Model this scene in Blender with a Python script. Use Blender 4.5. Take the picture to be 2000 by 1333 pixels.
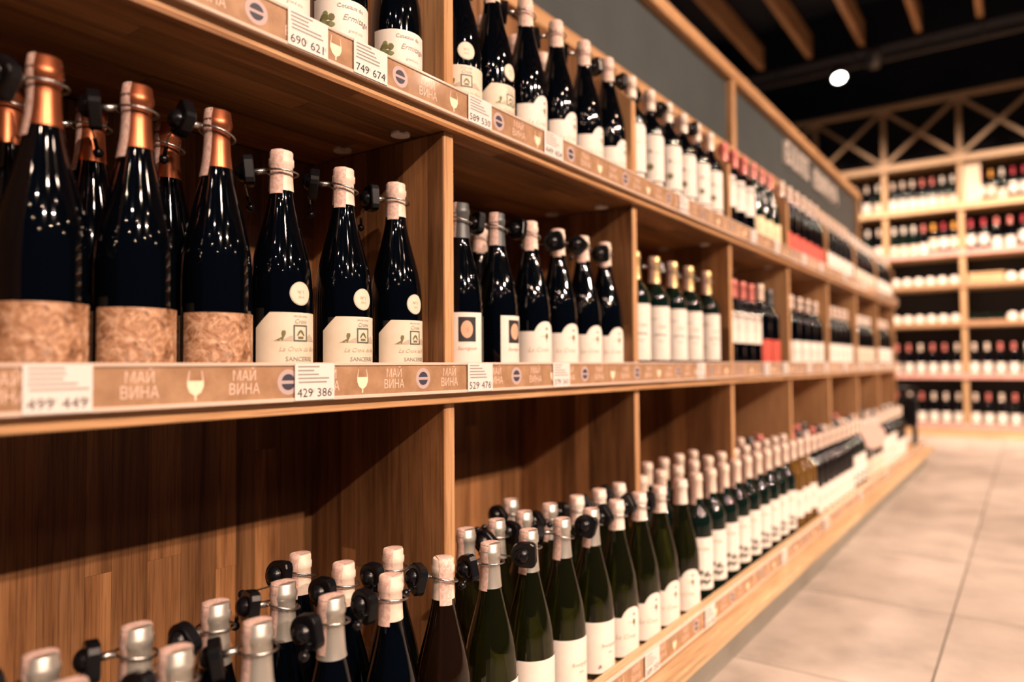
import bpy, math, random
from mathutils import Matrix, Vector
random.seed(7)
for o in list(bpy.data.objects): bpy.data.objects.remove(o)
SC = bpy.context.scene
COL = SC.collection
PI = math.pi

# ------------------------------------------------------------------ camera
cd = bpy.data.cameras.new('camera'); cam = bpy.data.objects.new('camera', cd); COL.objects.link(cam)
cd.sensor_width = 36.0; cd.lens = 1402.0 / 2000 * 36
cd.clip_start = 0.02; cd.clip_end = 60
XW = Vector((0.81146223, -0.02602226, -0.58382522))     # world axes seen in the camera (x right, y down, z forward)
YW = Vector((0.58435766, 0.02343216, 0.81115785))
ZW = Vector((-0.00742787, -0.9993867, 0.03422062))
right = Vector((XW.x, YW.x, ZW.x)); down = Vector((XW.y, YW.y, ZW.y)); fwd = Vector((XW.z, YW.z, ZW.z))
M = Matrix((( right.x, -down.x, -fwd.x, 0.735), (right.y, -down.y, -fwd.y, 0.0), (right.z, -down.z, -fwd.z, 0.72), (0, 0, 0, 1)))
cam.matrix_world = M
cd.dof.use_dof = True; cd.dof.focus_distance = 1.03; cd.dof.aperture_fstop = 1.75
SC.camera = cam
CAMX = 0.735

# ------------------------------------------------------------------ world, lamps, exposure
wd = bpy.data.worlds.new('room_air'); SC.world = wd; wd.use_nodes = True
wd.node_tree.nodes['Background'].inputs[0].default_value = (0.22, 0.46, 1.0, 1)
wd.node_tree.nodes['Background'].inputs[1].default_value = 0.028
SC.view_settings.view_transform = 'Standard'; SC.view_settings.look = 'None'
SC.view_settings.gamma = 1.0; SC.view_settings.use_curve_mapping = False
SC.view_settings.exposure = 0.42

def spot(loc, target, power, cone=75, radius=0.035, col=(1.0, 0.71, 0.545), blend=0.6):
    ld = bpy.data.lights.new('ceiling_spot', 'SPOT'); ld.energy = power; ld.color = col
    ld.spot_size = math.radians(cone); ld.spot_blend = blend; ld.shadow_soft_size = radius
    o = bpy.data.objects.new('ceiling_spot', ld); COL.objects.link(o); o.location = loc
    o.rotation_euler = (Vector(target) - Vector(loc)).to_track_quat('-Z', 'Y').to_euler()
    return o
# the shop's track spots over the far side of the aisle, aimed at the rack
for x, y, p in ((4.3, -0.9, 640), (4.5, 1.1, 680), (4.2, 3.1, 700), (4.4, 5.1, 720), (4.3, 6.9, 440)):
    spot((x, y, 3.4), (-0.1, y + 0.35, 0.85), p, 60, blend=0.8)
for x, y in ((2.7, -1.9), (3.1, 0.1), (2.8, 2.2), (3.2, 4.1), (2.9, 6.1)):
    spot((x, y, 3.45), (0.0, y + 0.6, 0.7), 60, 80)
# spots close above the aisle, aimed at the floor
for x, y in ((1.9, 0.3), (1.5, 1.9), (1.8, 3.4), (1.5, 5.0), (1.8, 6.6)):
    spot((x, y, 3.45), (1.15, y + 0.5, 0.0), 230, 50)
# small spots spread over the rest of the shop ceiling
for x, y in ((5.6, -2.6), (5.9, 0.4), (5.4, 2.3), (5.8, 4.4), (3.6, -3.4), (3.7, -1.2), (2.2, -3.2), (3.6, 1.6), (3.7, 4.9), (1.2, -2.6)):
    spot((x, y, 3.42), (0.0, y*0.5 + 0.8, 0.9), 10, 90, 0.016)
# spots in front of the far rack
for x in (-0.75, 0.35, 1.5, 2.6):
    spot((x + 0.2, 5.9, 3.5), (x, 8.3, 1.0), 470, 74, blend=0.9)

# ------------------------------------------------------------------ materials
def newmat(name):
    m = bpy.data.materials.new(name); m.use_nodes = True
    nt = m.node_tree; return m, nt, nt.nodes['Principled BSDF']
def plain(name, col, rough=0.5, metal=0.0, spec=0.5, coat=0.0, emis=None, es=0):
    m, nt, b = newmat(name)
    b.inputs['Base Color'].default_value = (*col, 1); b.inputs['Roughness'].default_value = rough
    b.inputs['Metallic'].default_value = metal; b.inputs['Specular IOR Level'].default_value = spec
    b.inputs['Coat Weight'].default_value = coat; b.inputs['Coat Roughness'].default_value = 0.12
    if emis: b.inputs['Emission Color'].default_value = (*emis, 1); b.inputs['Emission Strength'].default_value = es
    return m
def ramp(nt, stops):
    r = nt.nodes.new('ShaderNodeValToRGB'); e = r.color_ramp.elements
    e[0].position, e[0].color = stops[0][0], (*stops[0][1], 1)
    e[1].position, e[1].color = stops[-1][0], (*stops[-1][1], 1)
    for p, c in stops[1:-1]:
        n = e.new(p); n.color = (*c, 1)
    return r
def wood(name, axis, base=(0.255, 0.116, 0.044), dark=(0.095, 0.039, 0.015), light=(0.38, 0.190, 0.080), tone=0.8, rough=0.45):
    """oak: grain runs along axis; each object gets its own tone and offset"""
    m, nt, b = newmat(name); L = nt.links
    tc = nt.nodes.new('ShaderNodeTexCoord'); oi = nt.nodes.new('ShaderNodeObjectInfo')
    add = nt.nodes.new('ShaderNodeVectorMath'); add.operation = 'ADD'
    mul = nt.nodes.new('ShaderNodeVectorMath'); mul.operation = 'SCALE'; mul.inputs[0].default_value = (7.3, 5.1, 9.7)
    L.new(oi.outputs['Random'], mul.inputs['Scale'])
    L.new(tc.outputs['Object'], add.inputs[0]); L.new(mul.outputs[0], add.inputs[1])
    mp = nt.nodes.new('ShaderNodeMapping'); sc = [26, 26, 26]; sc['xyz'.index(axis)] = 1.6
    mp.inputs['Scale'].default_value = sc; L.new(add.outputs[0], mp.inputs['Vector'])
    n1 = nt.nodes.new('ShaderNodeTexNoise'); n1.inputs['Scale'].default_value = 1.0; n1.inputs['Detail'].default_value = 6; n1.inputs['Roughness'].default_value = 0.62; n1.inputs['Distortion'].default_value = 0.6
    L.new(mp.outputs[0], n1.inputs['Vector'])
    mp2 = nt.nodes.new('ShaderNodeMapping'); s2 = [320, 320, 320]; s2['xyz'.index(axis)] = 9
    mp2.inputs['Scale'].default_value = s2; L.new(add.outputs[0], mp2.inputs['Vector'])
    n2 = nt.nodes.new('ShaderNodeTexNoise'); n2.inputs['Scale'].default_value = 1.0; n2.inputs['Detail'].default_value = 3
    L.new(mp2.outputs[0], n2.inputs['Vector'])
    r = ramp(nt, [(0.30, dark), (0.47, base), (0.70, light)]); L.new(n1.outputs['Fac'], r.inputs['Fac'])
    r2 = ramp(nt, [(0.32, (0.45, 0.42, 0.40)), (0.52, (1, 1, 1))]); L.new(n2.outputs['Fac'], r2.inputs['Fac'])
    mx = nt.nodes.new('ShaderNodeMix'); mx.data_type = 'RGBA'; mx.blend_type = 'MULTIPLY'; mx.inputs[0].default_value = 0.6
    L.new(r.outputs[0], mx.inputs[6]); L.new(r2.outputs[0], mx.inputs[7])
    mr = nt.nodes.new('ShaderNodeMapRange'); mr.inputs[3].default_value = 1 - tone * 0.55; mr.inputs[4].default_value = 1 + tone * 0.30
    L.new(oi.outputs['Random'], mr.inputs[0])
    vm = nt.nodes.new('ShaderNodeVectorMath'); vm.operation = 'SCALE'; L.new(mx.outputs[2], vm.inputs[0]); L.new(mr.outputs[0], vm.inputs['Scale'])
    L.new(vm.outputs[0], b.inputs['Base Color'])
    b.inputs['Roughness'].default_value = rough; b.inputs['Specular IOR Level'].default_value = 0.35
    bp = nt.nodes.new('ShaderNodeBump'); bp.inputs['Strength'].default_value = 0.12; bp.inputs['Distance'].default_value = 0.002
    L.new(n2.outputs['Fac'], bp.inputs['Height']); L.new(bp.outputs[0], b.inputs['Normal'])
    return m
def mottled(name, a, c, scale=40, rough=0.6, coat=0.0, detail=5, bump=0.0, stops=None, metal=0.0):
    m, nt, b = newmat(name); L = nt.links
    tc = nt.nodes.new('ShaderNodeTexCoord'); n = nt.nodes.new('ShaderNodeTexNoise')
    n.inputs['Scale'].default_value = scale; n.inputs['Detail'].default_value = detail; n.inputs['Roughness'].default_value = 0.6
    L.new(tc.outputs['Object'], n.inputs['Vector'])
    r = ramp(nt, stops or [(0.35, a), (0.65, c)]); L.new(n.outputs['Fac'], r.inputs['Fac']); L.new(r.outputs[0], b.inputs['Base Color'])
    b.inputs['Roughness'].default_value = rough; b.inputs['Coat Weight'].default_value = coat; b.inputs['Coat Roughness'].default_value = 0.1; b.inputs['Metallic'].default_value = metal
    if bump:
        bp = nt.nodes.new('ShaderNodeBump'); bp.inputs['Strength'].default_value = bump; bp.inputs['Distance'].default_value = 0.003
        L.new(n.outputs['Fac'], bp.inputs['Height']); L.new(bp.outputs[0], b.inputs['Normal'])
    return m

WX, WY, WZ = wood('oak_along_x', 'x'), wood('oak_along_y', 'y'), wood('oak_along_z', 'z')
WEDGE = wood('oak_edge_along_y', 'y', (0.56, 0.315, 0.15), (0.38, 0.195, 0.080), (0.66, 0.395, 0.20), 0.2)
WEDGEZ = wood('oak_edge_along_z', 'z', (0.56, 0.315, 0.15), (0.38, 0.195, 0.080), (0.66, 0.395, 0.20), 0.2)
WPALE = wood('pale_pine_along_y', 'y', (0.60, 0.40, 0.22), (0.46, 0.29, 0.15), (0.68, 0.48, 0.28), 0.15)
WPALEX = wood('pale_pine_along_x', 'x', (0.60, 0.40, 0.22), (0.46, 0.29, 0.15), (0.68, 0.48, 0.28), 0.15)
WPALEZ = wood('pale_pine_along_z', 'z', (0.55, 0.35, 0.18), (0.42, 0.26, 0.13), (0.62, 0.42, 0.24), 0.15)
def glass(name, col, trans, rough=0.04):
    m, nt, b = newmat(name)
    b.inputs['Base Color'].default_value = (*col, 1); b.inputs['Roughness'].default_value = rough
    b.inputs['Transmission Weight'].default_value = trans; b.inputs['IOR'].default_value = 1.5
    b.inputs['Specular IOR Level'].default_value = 0.5
    return m
G = dict(black=glass('black_bottle_glass', (0.0008, 0.0014, 0.0026), 0.0), green=glass('dark_green_bottle_glass', (0.038, 0.042, 0.007), 0.88),
         brown=glass('brown_black_bottle_glass', (0.035, 0.017, 0.007), 0.8), teal=glass('deep_green_bottle_glass', (0.003, 0.010, 0.007), 0.0), gold=glass('golden_bottle_glass', (0.20, 0.10, 0.02), 0.4))
CAP = dict(copper=plain('copper_foil', (0.40, 0.125, 0.055), 0.36, 0.85), cream=mottled('cream_foil', (0.70, 0.56, 0.46), (0.82, 0.70, 0.58), 60, 0.42), silver=plain('silver_foil', (0.62, 0.60, 0.54), 0.38, 0.75),
           grey=plain('grey_foil', (0.10, 0.11, 0.115), 0.4, 0.3), pink=plain('rose_foil', (0.62, 0.19, 0.16), 0.45, 0.1), white=plain('white_foil', (0.80, 0.74, 0.66), 0.45),
           gold=plain('gold_foil', (0.72, 0.52, 0.24), 0.35, 0.6), red=plain('red_foil', (0.42, 0.03, 0.05), 0.4), amber=plain('amber_foil', (0.75, 0.36, 0.06), 0.4), black=plain('black_foil', (0.02, 0.02, 0.025), 0.35))
STAMP = mottled('tax_stamp_paper', (0.60, 0.36, 0.30), (0.80, 0.62, 0.54), 260, 0.55, detail=4)
PAPER = dict(cream=mottled('cream_label_paper', (0.70, 0.62, 0.48), (0.76, 0.68, 0.55), 30, 0.6), white=mottled('white_label_paper', (0.80, 0.74, 0.66), (0.84, 0.79, 0.72), 30, 0.6),
             red=plain('red_label_paper', (0.62, 0.09, 0.06), 0.55), straw=plain('straw_label_paper', (0.80, 0.68, 0.42), 0.55))
def rock():
    m, nt, b = newmat('rock_print_label'); L = nt.links
    tc = nt.nodes.new('ShaderNodeTexCoord')
    n = nt.nodes.new('ShaderNodeTexNoise'); n.inputs['Scale'].default_value = 62; n.inputs['Detail'].default_value = 9; n.inputs['Roughness'].default_value = 0.7; n.inputs['Distortion'].default_value = 1.4
    L.new(tc.outputs['Object'], n.inputs['Vector'])
    r = ramp(nt, [(0.30, (0.05, 0.02, 0.01)), (0.42, (0.30, 0.145, 0.07)), (0.54, (0.54, 0.30, 0.17)), (0.70, (0.82, 0.62, 0.45))]); L.new(n.outputs['Fac'], r.inputs['Fac'])
    v = nt.nodes.new('ShaderNodeTexVoronoi'); v.feature = 'DISTANCE_TO_EDGE'; v.inputs['Scale'].default_value = 24
    dn = nt.nodes.new('ShaderNodeTexNoise'); dn.inputs['Scale'].default_value = 30; L.new(tc.outputs['Object'], dn.inputs['Vector'])
    mv = nt.nodes.new('ShaderNodeMix'); mv.data_type = 'VECTOR'; mv.inputs[0].default_value = 0.03
    L.new(tc.outputs['Object'], mv.inputs[4]); L.new(dn.outputs['Color'], mv.inputs[5]); L.new(mv.outputs[1], v.inputs['Vector'])
    r2 = ramp(nt, [(0.0, (1, 1, 1)), (0.03, (0, 0, 0))]); L.new(v.outputs['Distance'], r2.inputs['Fac'])
    mx = nt.nodes.new('ShaderNodeMix'); mx.data_type = 'RGBA'; sc = nt.nodes.new('ShaderNodeMath'); sc.operation = 'MULTIPLY'; sc.inputs[1].default_value = 0.28
    L.new(r2.outputs[0], sc.inputs[0]); L.new(sc.outputs[0], mx.inputs[0]); L.new(r.outputs[0], mx.inputs[6]); mx.inputs[7].default_value = (0.85, 0.66, 0.50, 1)
    L.new(mx.outputs[2], b.inputs['Base Color']); b.inputs['Roughness'].default_value = 0.55
    return m
PAPER['rock'] = rock()
INK = dict(dark=plain('dark_ink', (0.10, 0.115, 0.10), 0.6), grey=plain('grey_ink', (0.30, 0.28, 0.25), 0.6), tan=plain('tan_ink', (0.50, 0.42, 0.32), 0.6), olive=plain('olive_ink', (0.16, 0.15, 0.06), 0.6),
           rose=plain('rose_ink', (0.60, 0.33, 0.25), 0.6), green=plain('vine_green_ink', (0.20, 0.25, 0.09), 0.6), black=plain('black_ink', (0.015, 0.017, 0.02), 0.6), peach=plain('peach_ink', (0.72, 0.40, 0.26), 0.6), red=plain('red_ink', (0.55, 0.10, 0.09), 0.6))
PLASTIC = plain('black_tag_plastic', (0.004, 0.0045, 0.006), 0.27, 0, 0.4)
STEEL = plain('braided_steel', (0.55, 0.54, 0.52), 0.3, 1.0)
KRAFT = mottled('kraft_insert_behind_clear_plastic', (0.33, 0.185, 0.095), (0.46, 0.275, 0.155), 34, 0.5, coat=0.8)
ROSER = mottled('rose_insert_behind_clear_plastic', (0.60, 0.28, 0.24), (0.72, 0.42, 0.36), 30, 0.5, coat=0.8)
CLEAR = plain('clear_rail_edge', (0.72, 0.56, 0.46), 0.2, 0, 0.6, 0.6)
TAGP = plain('price_tag_paper', (0.80, 0.74, 0.70), 0.5, coat=0.7)
PRINTP = plain('pale_pink_print', (0.78, 0.56, 0.46), 0.5, coat=0.6)
PRINTY = plain('pale_wine_print', (0.95, 0.80, 0.58), 0.5, coat=0.6)
PRINTL = plain('lilac_print', (0.52, 0.40, 0.38), 0.5, coat=0.6)
PRINTD = plain('dark_violet_print', (0.05, 0.05, 0.075), 0.5, coat=0.6)
WHITEP = plain('white_plastic', (0.80, 0.74, 0.68), 0.4)
GREYPANEL = mottled('dark_grey_panel_paint', (0.036, 0.046, 0.047), (0.044, 0.054, 0.054), 6, 0.6)
DARKPAINT = plain('dark_ceiling_paint', (0.006, 0.011, 0.021), 0.8)
DARKWALL = mottled('dark_wall_paint', (0.010, 0.013, 0.020), (0.016, 0.019, 0.027), 3, 0.8)
LETTER = plain('pale_letter_board', (0.74, 0.67, 0.60), 0.5)
HOUSING = plain('dark_grey_lamp_metal', (0.10, 0.10, 0.10), 0.4, 0.4)
LENS = plain('lit_lamp_lens', (1, 1, 1), 0.3, emis=(1.0, 0.95, 0.86), es=14)
LENSOFF = plain('unlit_lamp_lens', (0.45, 0.44, 0.40), 0.3)

# ------------------------------------------------------------------ mesh helpers
class MB:
    def __init__(s): s.v = []; s.f = []; s.m = []; s.sm = []
    def face(s, idx, mi=0, smooth=False): s.f.append(idx); s.m.append(mi); s.sm.append(smooth)
    def box(s, x0, x1, y0, y1, z0, z1, mi=0, b=0.0):
        if b <= 0:
            n = len(s.v)
            s.v += [(x0,y0,z0),(x1,y0,z0),(x1,y1,z0),(x0,y1,z0),(x0,y0,z1),(x1,y0,z1),(x1,y1,z1),(x0,y1,z1)]
            for q in ((0,3,2,1),(4,5,6,7),(0,1,5,4),(1,2,6,5),(2,3,7,6),(3,0,4,7)): s.face([n+i for i in q], mi)
            return s
        n = len(s.v); C = []
        for sx in (0,1):
            for sy in (0,1):
                for sz in (0,1):
                    X = (x0,x1)[sx]; Y = (y0,y1)[sy]; Z = (z0,z1)[sz]; dx = b*(1-2*sx); dy = b*(1-2*sy); dz = b*(1-2*sz)
                    C.append(len(s.v)); s.v += [(X, Y+dy, Z+dz), (X+dx, Y, Z+dz), (X+dx, Y+dy, Z)]
        def c(sx,sy,sz,k): return C[sx*4+sy*2+sz]+k
        def add(q, nrm):
            a, bb, d = (Vector(s.v[q[i]]) for i in (0,1,2))
            if (bb-a).cross(d-a).dot(nrm) < 0: q = q[::-1]
            s.face(q, mi)
        for sx in (0,1): add([c(sx,0,0,0),c(sx,1,0,0),c(sx,1,1,0),c(sx,0,1,0)], Vector((2*sx-1,0,0)))
        for sy in (0,1): add([c(0,sy,0,1),c(1,sy,0,1),c(1,sy,1,1),c(0,sy,1,1)], Vector((0,2*sy-1,0)))
        for sz in (0,1): add([c(0,0,sz,2),c(1,0,sz,2),c(1,1,sz,2),c(0,1,sz,2)], Vector((0,0,2*sz-1)))
        for i in (0,1):
            for j in (0,1):
                add([c(i,j,0,0),c(i,j,1,0),c(i,j,1,1),c(i,j,0,1)], Vector((2*i-1,2*j-1,0)))
                add([c(i,0,j,0),c(i,1,j,0),c(i,1,j,2),c(i,0,j,2)], Vector((2*i-1,0,2*j-1)))
                add([c(0,i,j,1),c(1,i,j,1),c(1,i,j,2),c(0,i,j,2)], Vector((0,2*i-1,2*j-1)))
        for sx in (0,1):
            for sy in (0,1):
                for sz in (0,1): add([c(sx,sy,sz,0),c(sx,sy,sz,1),c(sx,sy,sz,2)], Vector((2*sx-1,2*sy-1,2*sz-1)))
        return s
    def lathe(s, prof, seg=28, mi=0, cap0=True, cap1=True):
        n = len(s.v)
        for r, z in prof:
            for k in range(seg):
                a = 2*PI*k/seg; s.v.append((r*math.cos(a), r*math.sin(a), z))
        for i in range(len(prof)-1):
            for k in range(seg):
                a = n+i*seg+k; b2 = n+i*seg+(k+1)%seg; s.face([a, b2, b2+seg, a+seg], mi, True)
        if cap0: s.face([n+k for k in range(seg)][::-1], mi)
        if cap1: s.face([n+(len(prof)-1)*seg+k for k in range(seg)], mi)
        return s
    def tube(s, pts, rad, seg=8, mi=0, closed=False, alt=1.0):
        n = len(s.v); P = [Vector(p) for p in pts]; N = len(P)
        for i, p in enumerate(P):
            t = (P[(i+1) % N]-P[i-1]) if closed else (P[min(i+1,N-1)]-P[max(i-1,0)]); t.normalize()
            up = Vector((0,0,1)) if abs(t.z) < 0.9 else Vector((1,0,0))
            u = t.cross(up).normalized(); w = u.cross(t)
            rr = rad*(alt if i % 2 else 1.0)
            for k in range(seg):
                a = 2*PI*k/seg; q = p+u*(rr*math.cos(a))+w*(rr*math.sin(a)); s.v.append(tuple(q))
        for i in range(N if closed else N-1):
            for k in range(seg):
                a = n+i*seg+k; b2 = n+i*seg+(k+1)%seg; j = ((i+1) % N)-i
                s.face([a, b2, b2+seg*j, a+seg*j], mi, True)
        if not closed:
            s.face([n+k for k in range(seg)][::-1], mi); s.face([n+(N-1)*seg+k for k in range(seg)], mi)
        return s
    def prism(s, poly, axis, a0, a1, mi=0):
        """poly: list of 2-D points, extruded along axis from a0 to a1"""
        n = len(s.v); k = len(poly)
        def P(p, a): return {'x': (a,p[0],p[1]), 'y': (p[0],a,p[1]), 'z': (p[0],p[1],a)}[axis]
        s.v += [P(p,a0) for p in poly]+[P(p,a1) for p in poly]
        s.face([n+i for i in range(k)][::-1], mi); s.face([n+k+i for i in range(k)], mi)
        for i in range(k): s.face([n+i, n+(i+1)%k, n+k+(i+1)%k, n+k+i], mi)
        return s
    def mesh(s, name, mats):
        me = bpy.data.meshes.new(name); me.from_pydata(s.v, [], s.f)
        for m in (mats if isinstance(mats, (list, tuple)) else [mats]): me.materials.append(m)
        me.polygons.foreach_set('material_index', s.m); me.polygons.foreach_set('use_smooth', s.sm)
        me.update(); return me
    def obj(s, name, mats, parent=None, loc=None): return link(name, s.mesh(name, mats), parent, loc)
def fixn(me):
    import bmesh
    bm = bmesh.new(); bm.from_mesh(me); bmesh.ops.recalc_face_normals(bm, faces=bm.faces); bm.to_mesh(me); bm.free(); return me
def link(name, me, parent=None, loc=None):
    o = bpy.data.objects.new(name, me); COL.objects.link(o)
    if parent: o.parent = parent
    if loc: o.location = loc
    return o
def tag(o, label=None, cat=None, group=None, kind=None):
    if label: o['label'] = label
    if cat: o['category'] = cat
    if group: o['group'] = group
    if kind: o['kind'] = kind
    return o
def empty(name, loc=(0,0,0)):
    o = bpy.data.objects.new(name, None); COL.objects.link(o); o.location = loc; o.empty_display_size = 0.05; return o
_tc = {}
def text2d(txt, size, align='CENTER', shear=0.0, sx=1.0, sp=1.0):
    """2-D triangles of a word: (points, faces)"""
    key = (txt, align, shear, sp)
    if key not in _tc:
        cu = bpy.data.curves.new('lettering', 'FONT'); cu.body = txt; cu.size = 1.0; cu.align_x = align; cu.resolution_u = 2; cu.shear = shear; cu.space_character = sp
        o = bpy.data.objects.new('lettering', cu); COL.objects.link(o)
        me = bpy.data.meshes.new_from_object(o); _tc[key] = ([(v.co.x, v.co.y) for v in me.vertices], [list(p.vertices) for p in me.polygons])
        bpy.data.objects.remove(o); bpy.data.curves.remove(cu); bpy.data.meshes.remove(me)
    p, f = _tc[key]
    return [(x*size*sx, y*size) for x, y in p], f
ORD = ['first','second','third','fourth','fifth','sixth','seventh','eighth','ninth','tenth','eleventh','twelfth','thirteenth','fourteenth']

# ------------------------------------------------------------------ main dimensions (rack front at X=0, aisle on +X, rack runs along +Y)
DW = 0.676
DIV = [0.878 - DW + DW*i for i in range(9)]          # divider centres
Y0, Y1 = -0.10, DIV[8] + 0.011
MID_B, MID_T = 0.661, 0.703
TOP_B, TOP_T = 1.099, 1.141
BASE_T = 0.142
XB = -0.345                                           # face of the back panel

# ------------------------------------------------------------------ the setting
fl = MB().box(-3.5, 7.0, -1.2, 9.0, -0.06, -0.004).obj('floor', plain('dark_tile_grout', (0.17, 0.15, 0.125), 0.8)); tag(fl, 'pale concrete-look tiled floor of the aisle', kind='structure')
TILE = []
for k in range(3):
    m, nt, b = newmat('concrete_tile'); L = nt.links
    tc = nt.nodes.new('ShaderNodeTexCoord'); oi = nt.nodes.new('ShaderNodeObjectInfo')
    ad = nt.nodes.new('ShaderNodeVectorMath'); ad.operation = 'ADD'; L.new(tc.outputs['Object'], ad.inputs[0])
    ml = nt.nodes.new('ShaderNodeVectorMath'); ml.operation = 'SCALE'; ml.inputs[0].default_value = (13, 17, 5); L.new(oi.outputs['Random'], ml.inputs['Scale']); L.new(ml.outputs[0], ad.inputs[1])
    n = nt.nodes.new('ShaderNodeTexNoise'); n.inputs['Scale'].default_value = 4.5; n.inputs['Detail'].default_value = 7; n.inputs['Roughness'].default_value = 0.6; L.new(ad.outputs[0], n.inputs['Vector'])
    r = ramp(nt, [(0.30, (0.29, 0.255, 0.225)), (0.5, (0.41, 0.36, 0.315)), (0.72, (0.50, 0.44, 0.385))]); L.new(n.outputs['Fac'], r.inputs['Fac']); L.new(r.outputs[0], b.inputs['Base Color'])
    b.inputs['Roughness'].default_value = 0.38; b.inputs['Specular IOR Level'].default_value = 0.4
    TILE.append(m); break
TS = 0.645
tm = MB().box(0.0025, TS-0.0025, 0.0025, TS-0.0025, -0.01, 0.0, 0, 0.0015).mesh('floor_tile', TILE[0])
for i in range(-2, 6):
    for j in range(-1, 11):
        link('floor_tile', tm, fl, (0.538 + TS*i, 1.772 + TS*j, 0))
ce = MB().box(-3.5, 7.0, -1.2, 9.0, 4.05, 4.15).obj('ceiling', DARKPAINT); tag(ce, kind='structure')
for i in range(-4, 9):
    MB().box(-0.025, 0.025, 0, 8.4, 0, 0.22, 0, 0.003).obj('joist', WEDGE, ce, (-0.44 + 0.457*i, -1.2, 3.65))
wf = MB().box(-3.5, 7.0, 8.66, 8.78, 0, 4.05).obj('wall_far', DARKWALL); tag(wf, kind='structure')
bm = MB().box(-3.5, 7.0, 7.25, 7.45, 3.62, 4.05).obj('trim_1', DARKPAINT); tag(bm, kind='structure')
wl = MB().box(-0.44, -0.372, -1.2, 6.30, 0, 2.045).obj('wall_left', GREYPANEL); tag(wl, kind='structure')
MB().box(-0.450, -0.335, -1.2, 6.325, 2.035, 2.09, 0, 0.003).obj('top_trim', WEDGE, wl)
for y in (0.24, 3.27, 6.28):
    MB().box(-0.374, -0.342, y-0.022, y+0.022, 1.55, 2.036, 0, 0.002).obj('upright_trim', WEDGEZ, wl)
def wall_text(word, y0, y1, z0, h, label):
    root = empty('wall_word', (-0.371, y0, z0)); tag(root, label, 'lettering'); pitch = (y1-y0)/len(word)
    for i, ch in enumerate(word):
        p, f = text2d(ch, h*1.37, 'CENTER'); n = len(p); w = max(q[0] for q in p)-min(q[0] for q in p); k = min(1.5, pitch*0.80/w)
        yc = pitch*(i+0.5); b = MB()
        b.v = [(0.019, yc+q[0]*k, q[1]) for q in p] + [(0.0, yc+q[0]*k, q[1]) for q in p]
        ed = {}
        for q in f:
            b.face(list(q)); b.face([t+n for t in q][::-1])
            for t in range(len(q)): ed[(q[t], q[(t+1) % len(q)])] = 1
        for (a, c2) in list(ed):
            if (c2, a) not in ed: b.face([a, a+n, c2+n, c2])
        link('letter', fixn(b.mesh('letter', LETTER)), root)
wall_text('БІЛІ', 4.17, 4.74, 1.865, 0.125, 'pale raised letters of the first word on grey panel above the rack')
wall_text('ВИНА', 4.85, 5.56, 1.855, 0.125, 'pale raised letters of the second word on grey panel above the rack')

# ------------------------------------------------------------------ the long oak rack
rack = empty('wine_rack', (0, 0, 0)); tag(rack, 'long oak wine rack with three shelf levels along the aisle', 'shelving')
def part(name, b, mat, parent=rack, loc=None): return b.obj(name, mat, parent, loc)
# shelf boards: a core, with glued staves under the top board
ms = part('shelf_board', MB().box(XB, -0.005, Y0, Y1, MID_B, MID_T, 0, 0.0015), WEDGE)
ts = part('shelf_board', MB().box(XB, -0.005, Y0, Y1, TOP_B+0.004, TOP_T, 0, 0.0015), WEDGE)
bs = part('base_board', MB().box(XB, 0.098, Y0, 5.88, 0.115, BASE_T, 0, 0.001), WEDGE)
part('front_lip', MB().box(0.0965, 0.1175, Y0, 5.88, 0.116, 0.165, 0, 0.002), WPALE)
part('ledge', MB().box(0.06, 0.168, Y0, 5.95, 0.090, 0.115, 0, 0.003), WPALE)
part('kick_board', MB().box(0.10, 0.128, Y0, 5.86, 0.0005, 0.090), mottled('grey_kick_board', (0.20, 0.185, 0.15), (0.26, 0.24, 0.20), 5, 0.5))
st_cache = {}
def stave_mesh(kind, a, b2, c):
    key = (kind, round(a,4), round(b2,4), round(c,4))
    if key not in st_cache:
        st_cache[key] = MB().box(0.0001, a-0.0001, 0.0001, b2-0.0001, 0.0, c, 0, 0.0002).mesh('stave', {'x': WX, 'y': WY, 'z': WZ}[kind]) if kind != 'z' else \
            MB().box(0.0, c, 0.0001, a-0.0001, 0.0001, b2-0.0001, 0, 0.0002).mesh('stave', WZ)
    return st_cache[key]
# underside staves of the top shelf (run along Y)
for i in range(8):
    xw = 0.3375/8; y = Y0 + random.uniform(0, 0.3) - 0.3
    while y < 3.6:
        ln = random.choice((0.35, 0.5, 0.65)); ya, yb = max(y, Y0), min(y+ln, 3.6)
        if yb-ya > 0.02: link('stave', stave_mesh('y', xw, yb-ya, 0.0045), ts, (XB+0.002+i*xw, ya, TOP_B))
        y += ln
part('shelf_soffit', MB().box(XB, -0.0055, 3.602, Y1, TOP_B, TOP_B+0.006), WY)
# back panels of the bays
for lev, (za, zb, nb) in enumerate(((BASE_T, MID_B, 4), (MID_T, TOP_B, 3), (TOP_T, 1.645, 0))):
    bp = part('back_panel', MB().box(XB-0.016, XB-0.0045, Y0, Y1, za+0.001, zb-0.001), WZ)
    for bay in range(nb):
        y = DIV[bay] + 0.0112; ye = DIV[bay+1] - 0.0112
        while y < ye - 0.004:
            w = random.choice((0.036, 0.044, 0.052, 0.060)); w = min(w, ye-y)
            if ye-y-w < 0.015: w = ye-y
            zc = za + 0.001
            cuts = [] if random.random() < 0.45 else [za + random.uniform(0.08, zb-za-0.08)]
            for zt in cuts + [zb-0.001]:
                link('stave', stave_mesh('z', w, zt-zc, 0.0045), bp, (XB-0.0045, y, zc)); zc = zt
            y += w
    if nb < 8:
        part('back_lining', MB().box(XB-0.0045, XB, DIV[nb]+0.0112, Y1-0.001, za+0.001, zb-0.001), WZ)
part('top_rail', MB().box(-0.345, -0.318, Y0, Y1, 1.645, 1.692, 0, 0.002), WEDGE)
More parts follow.
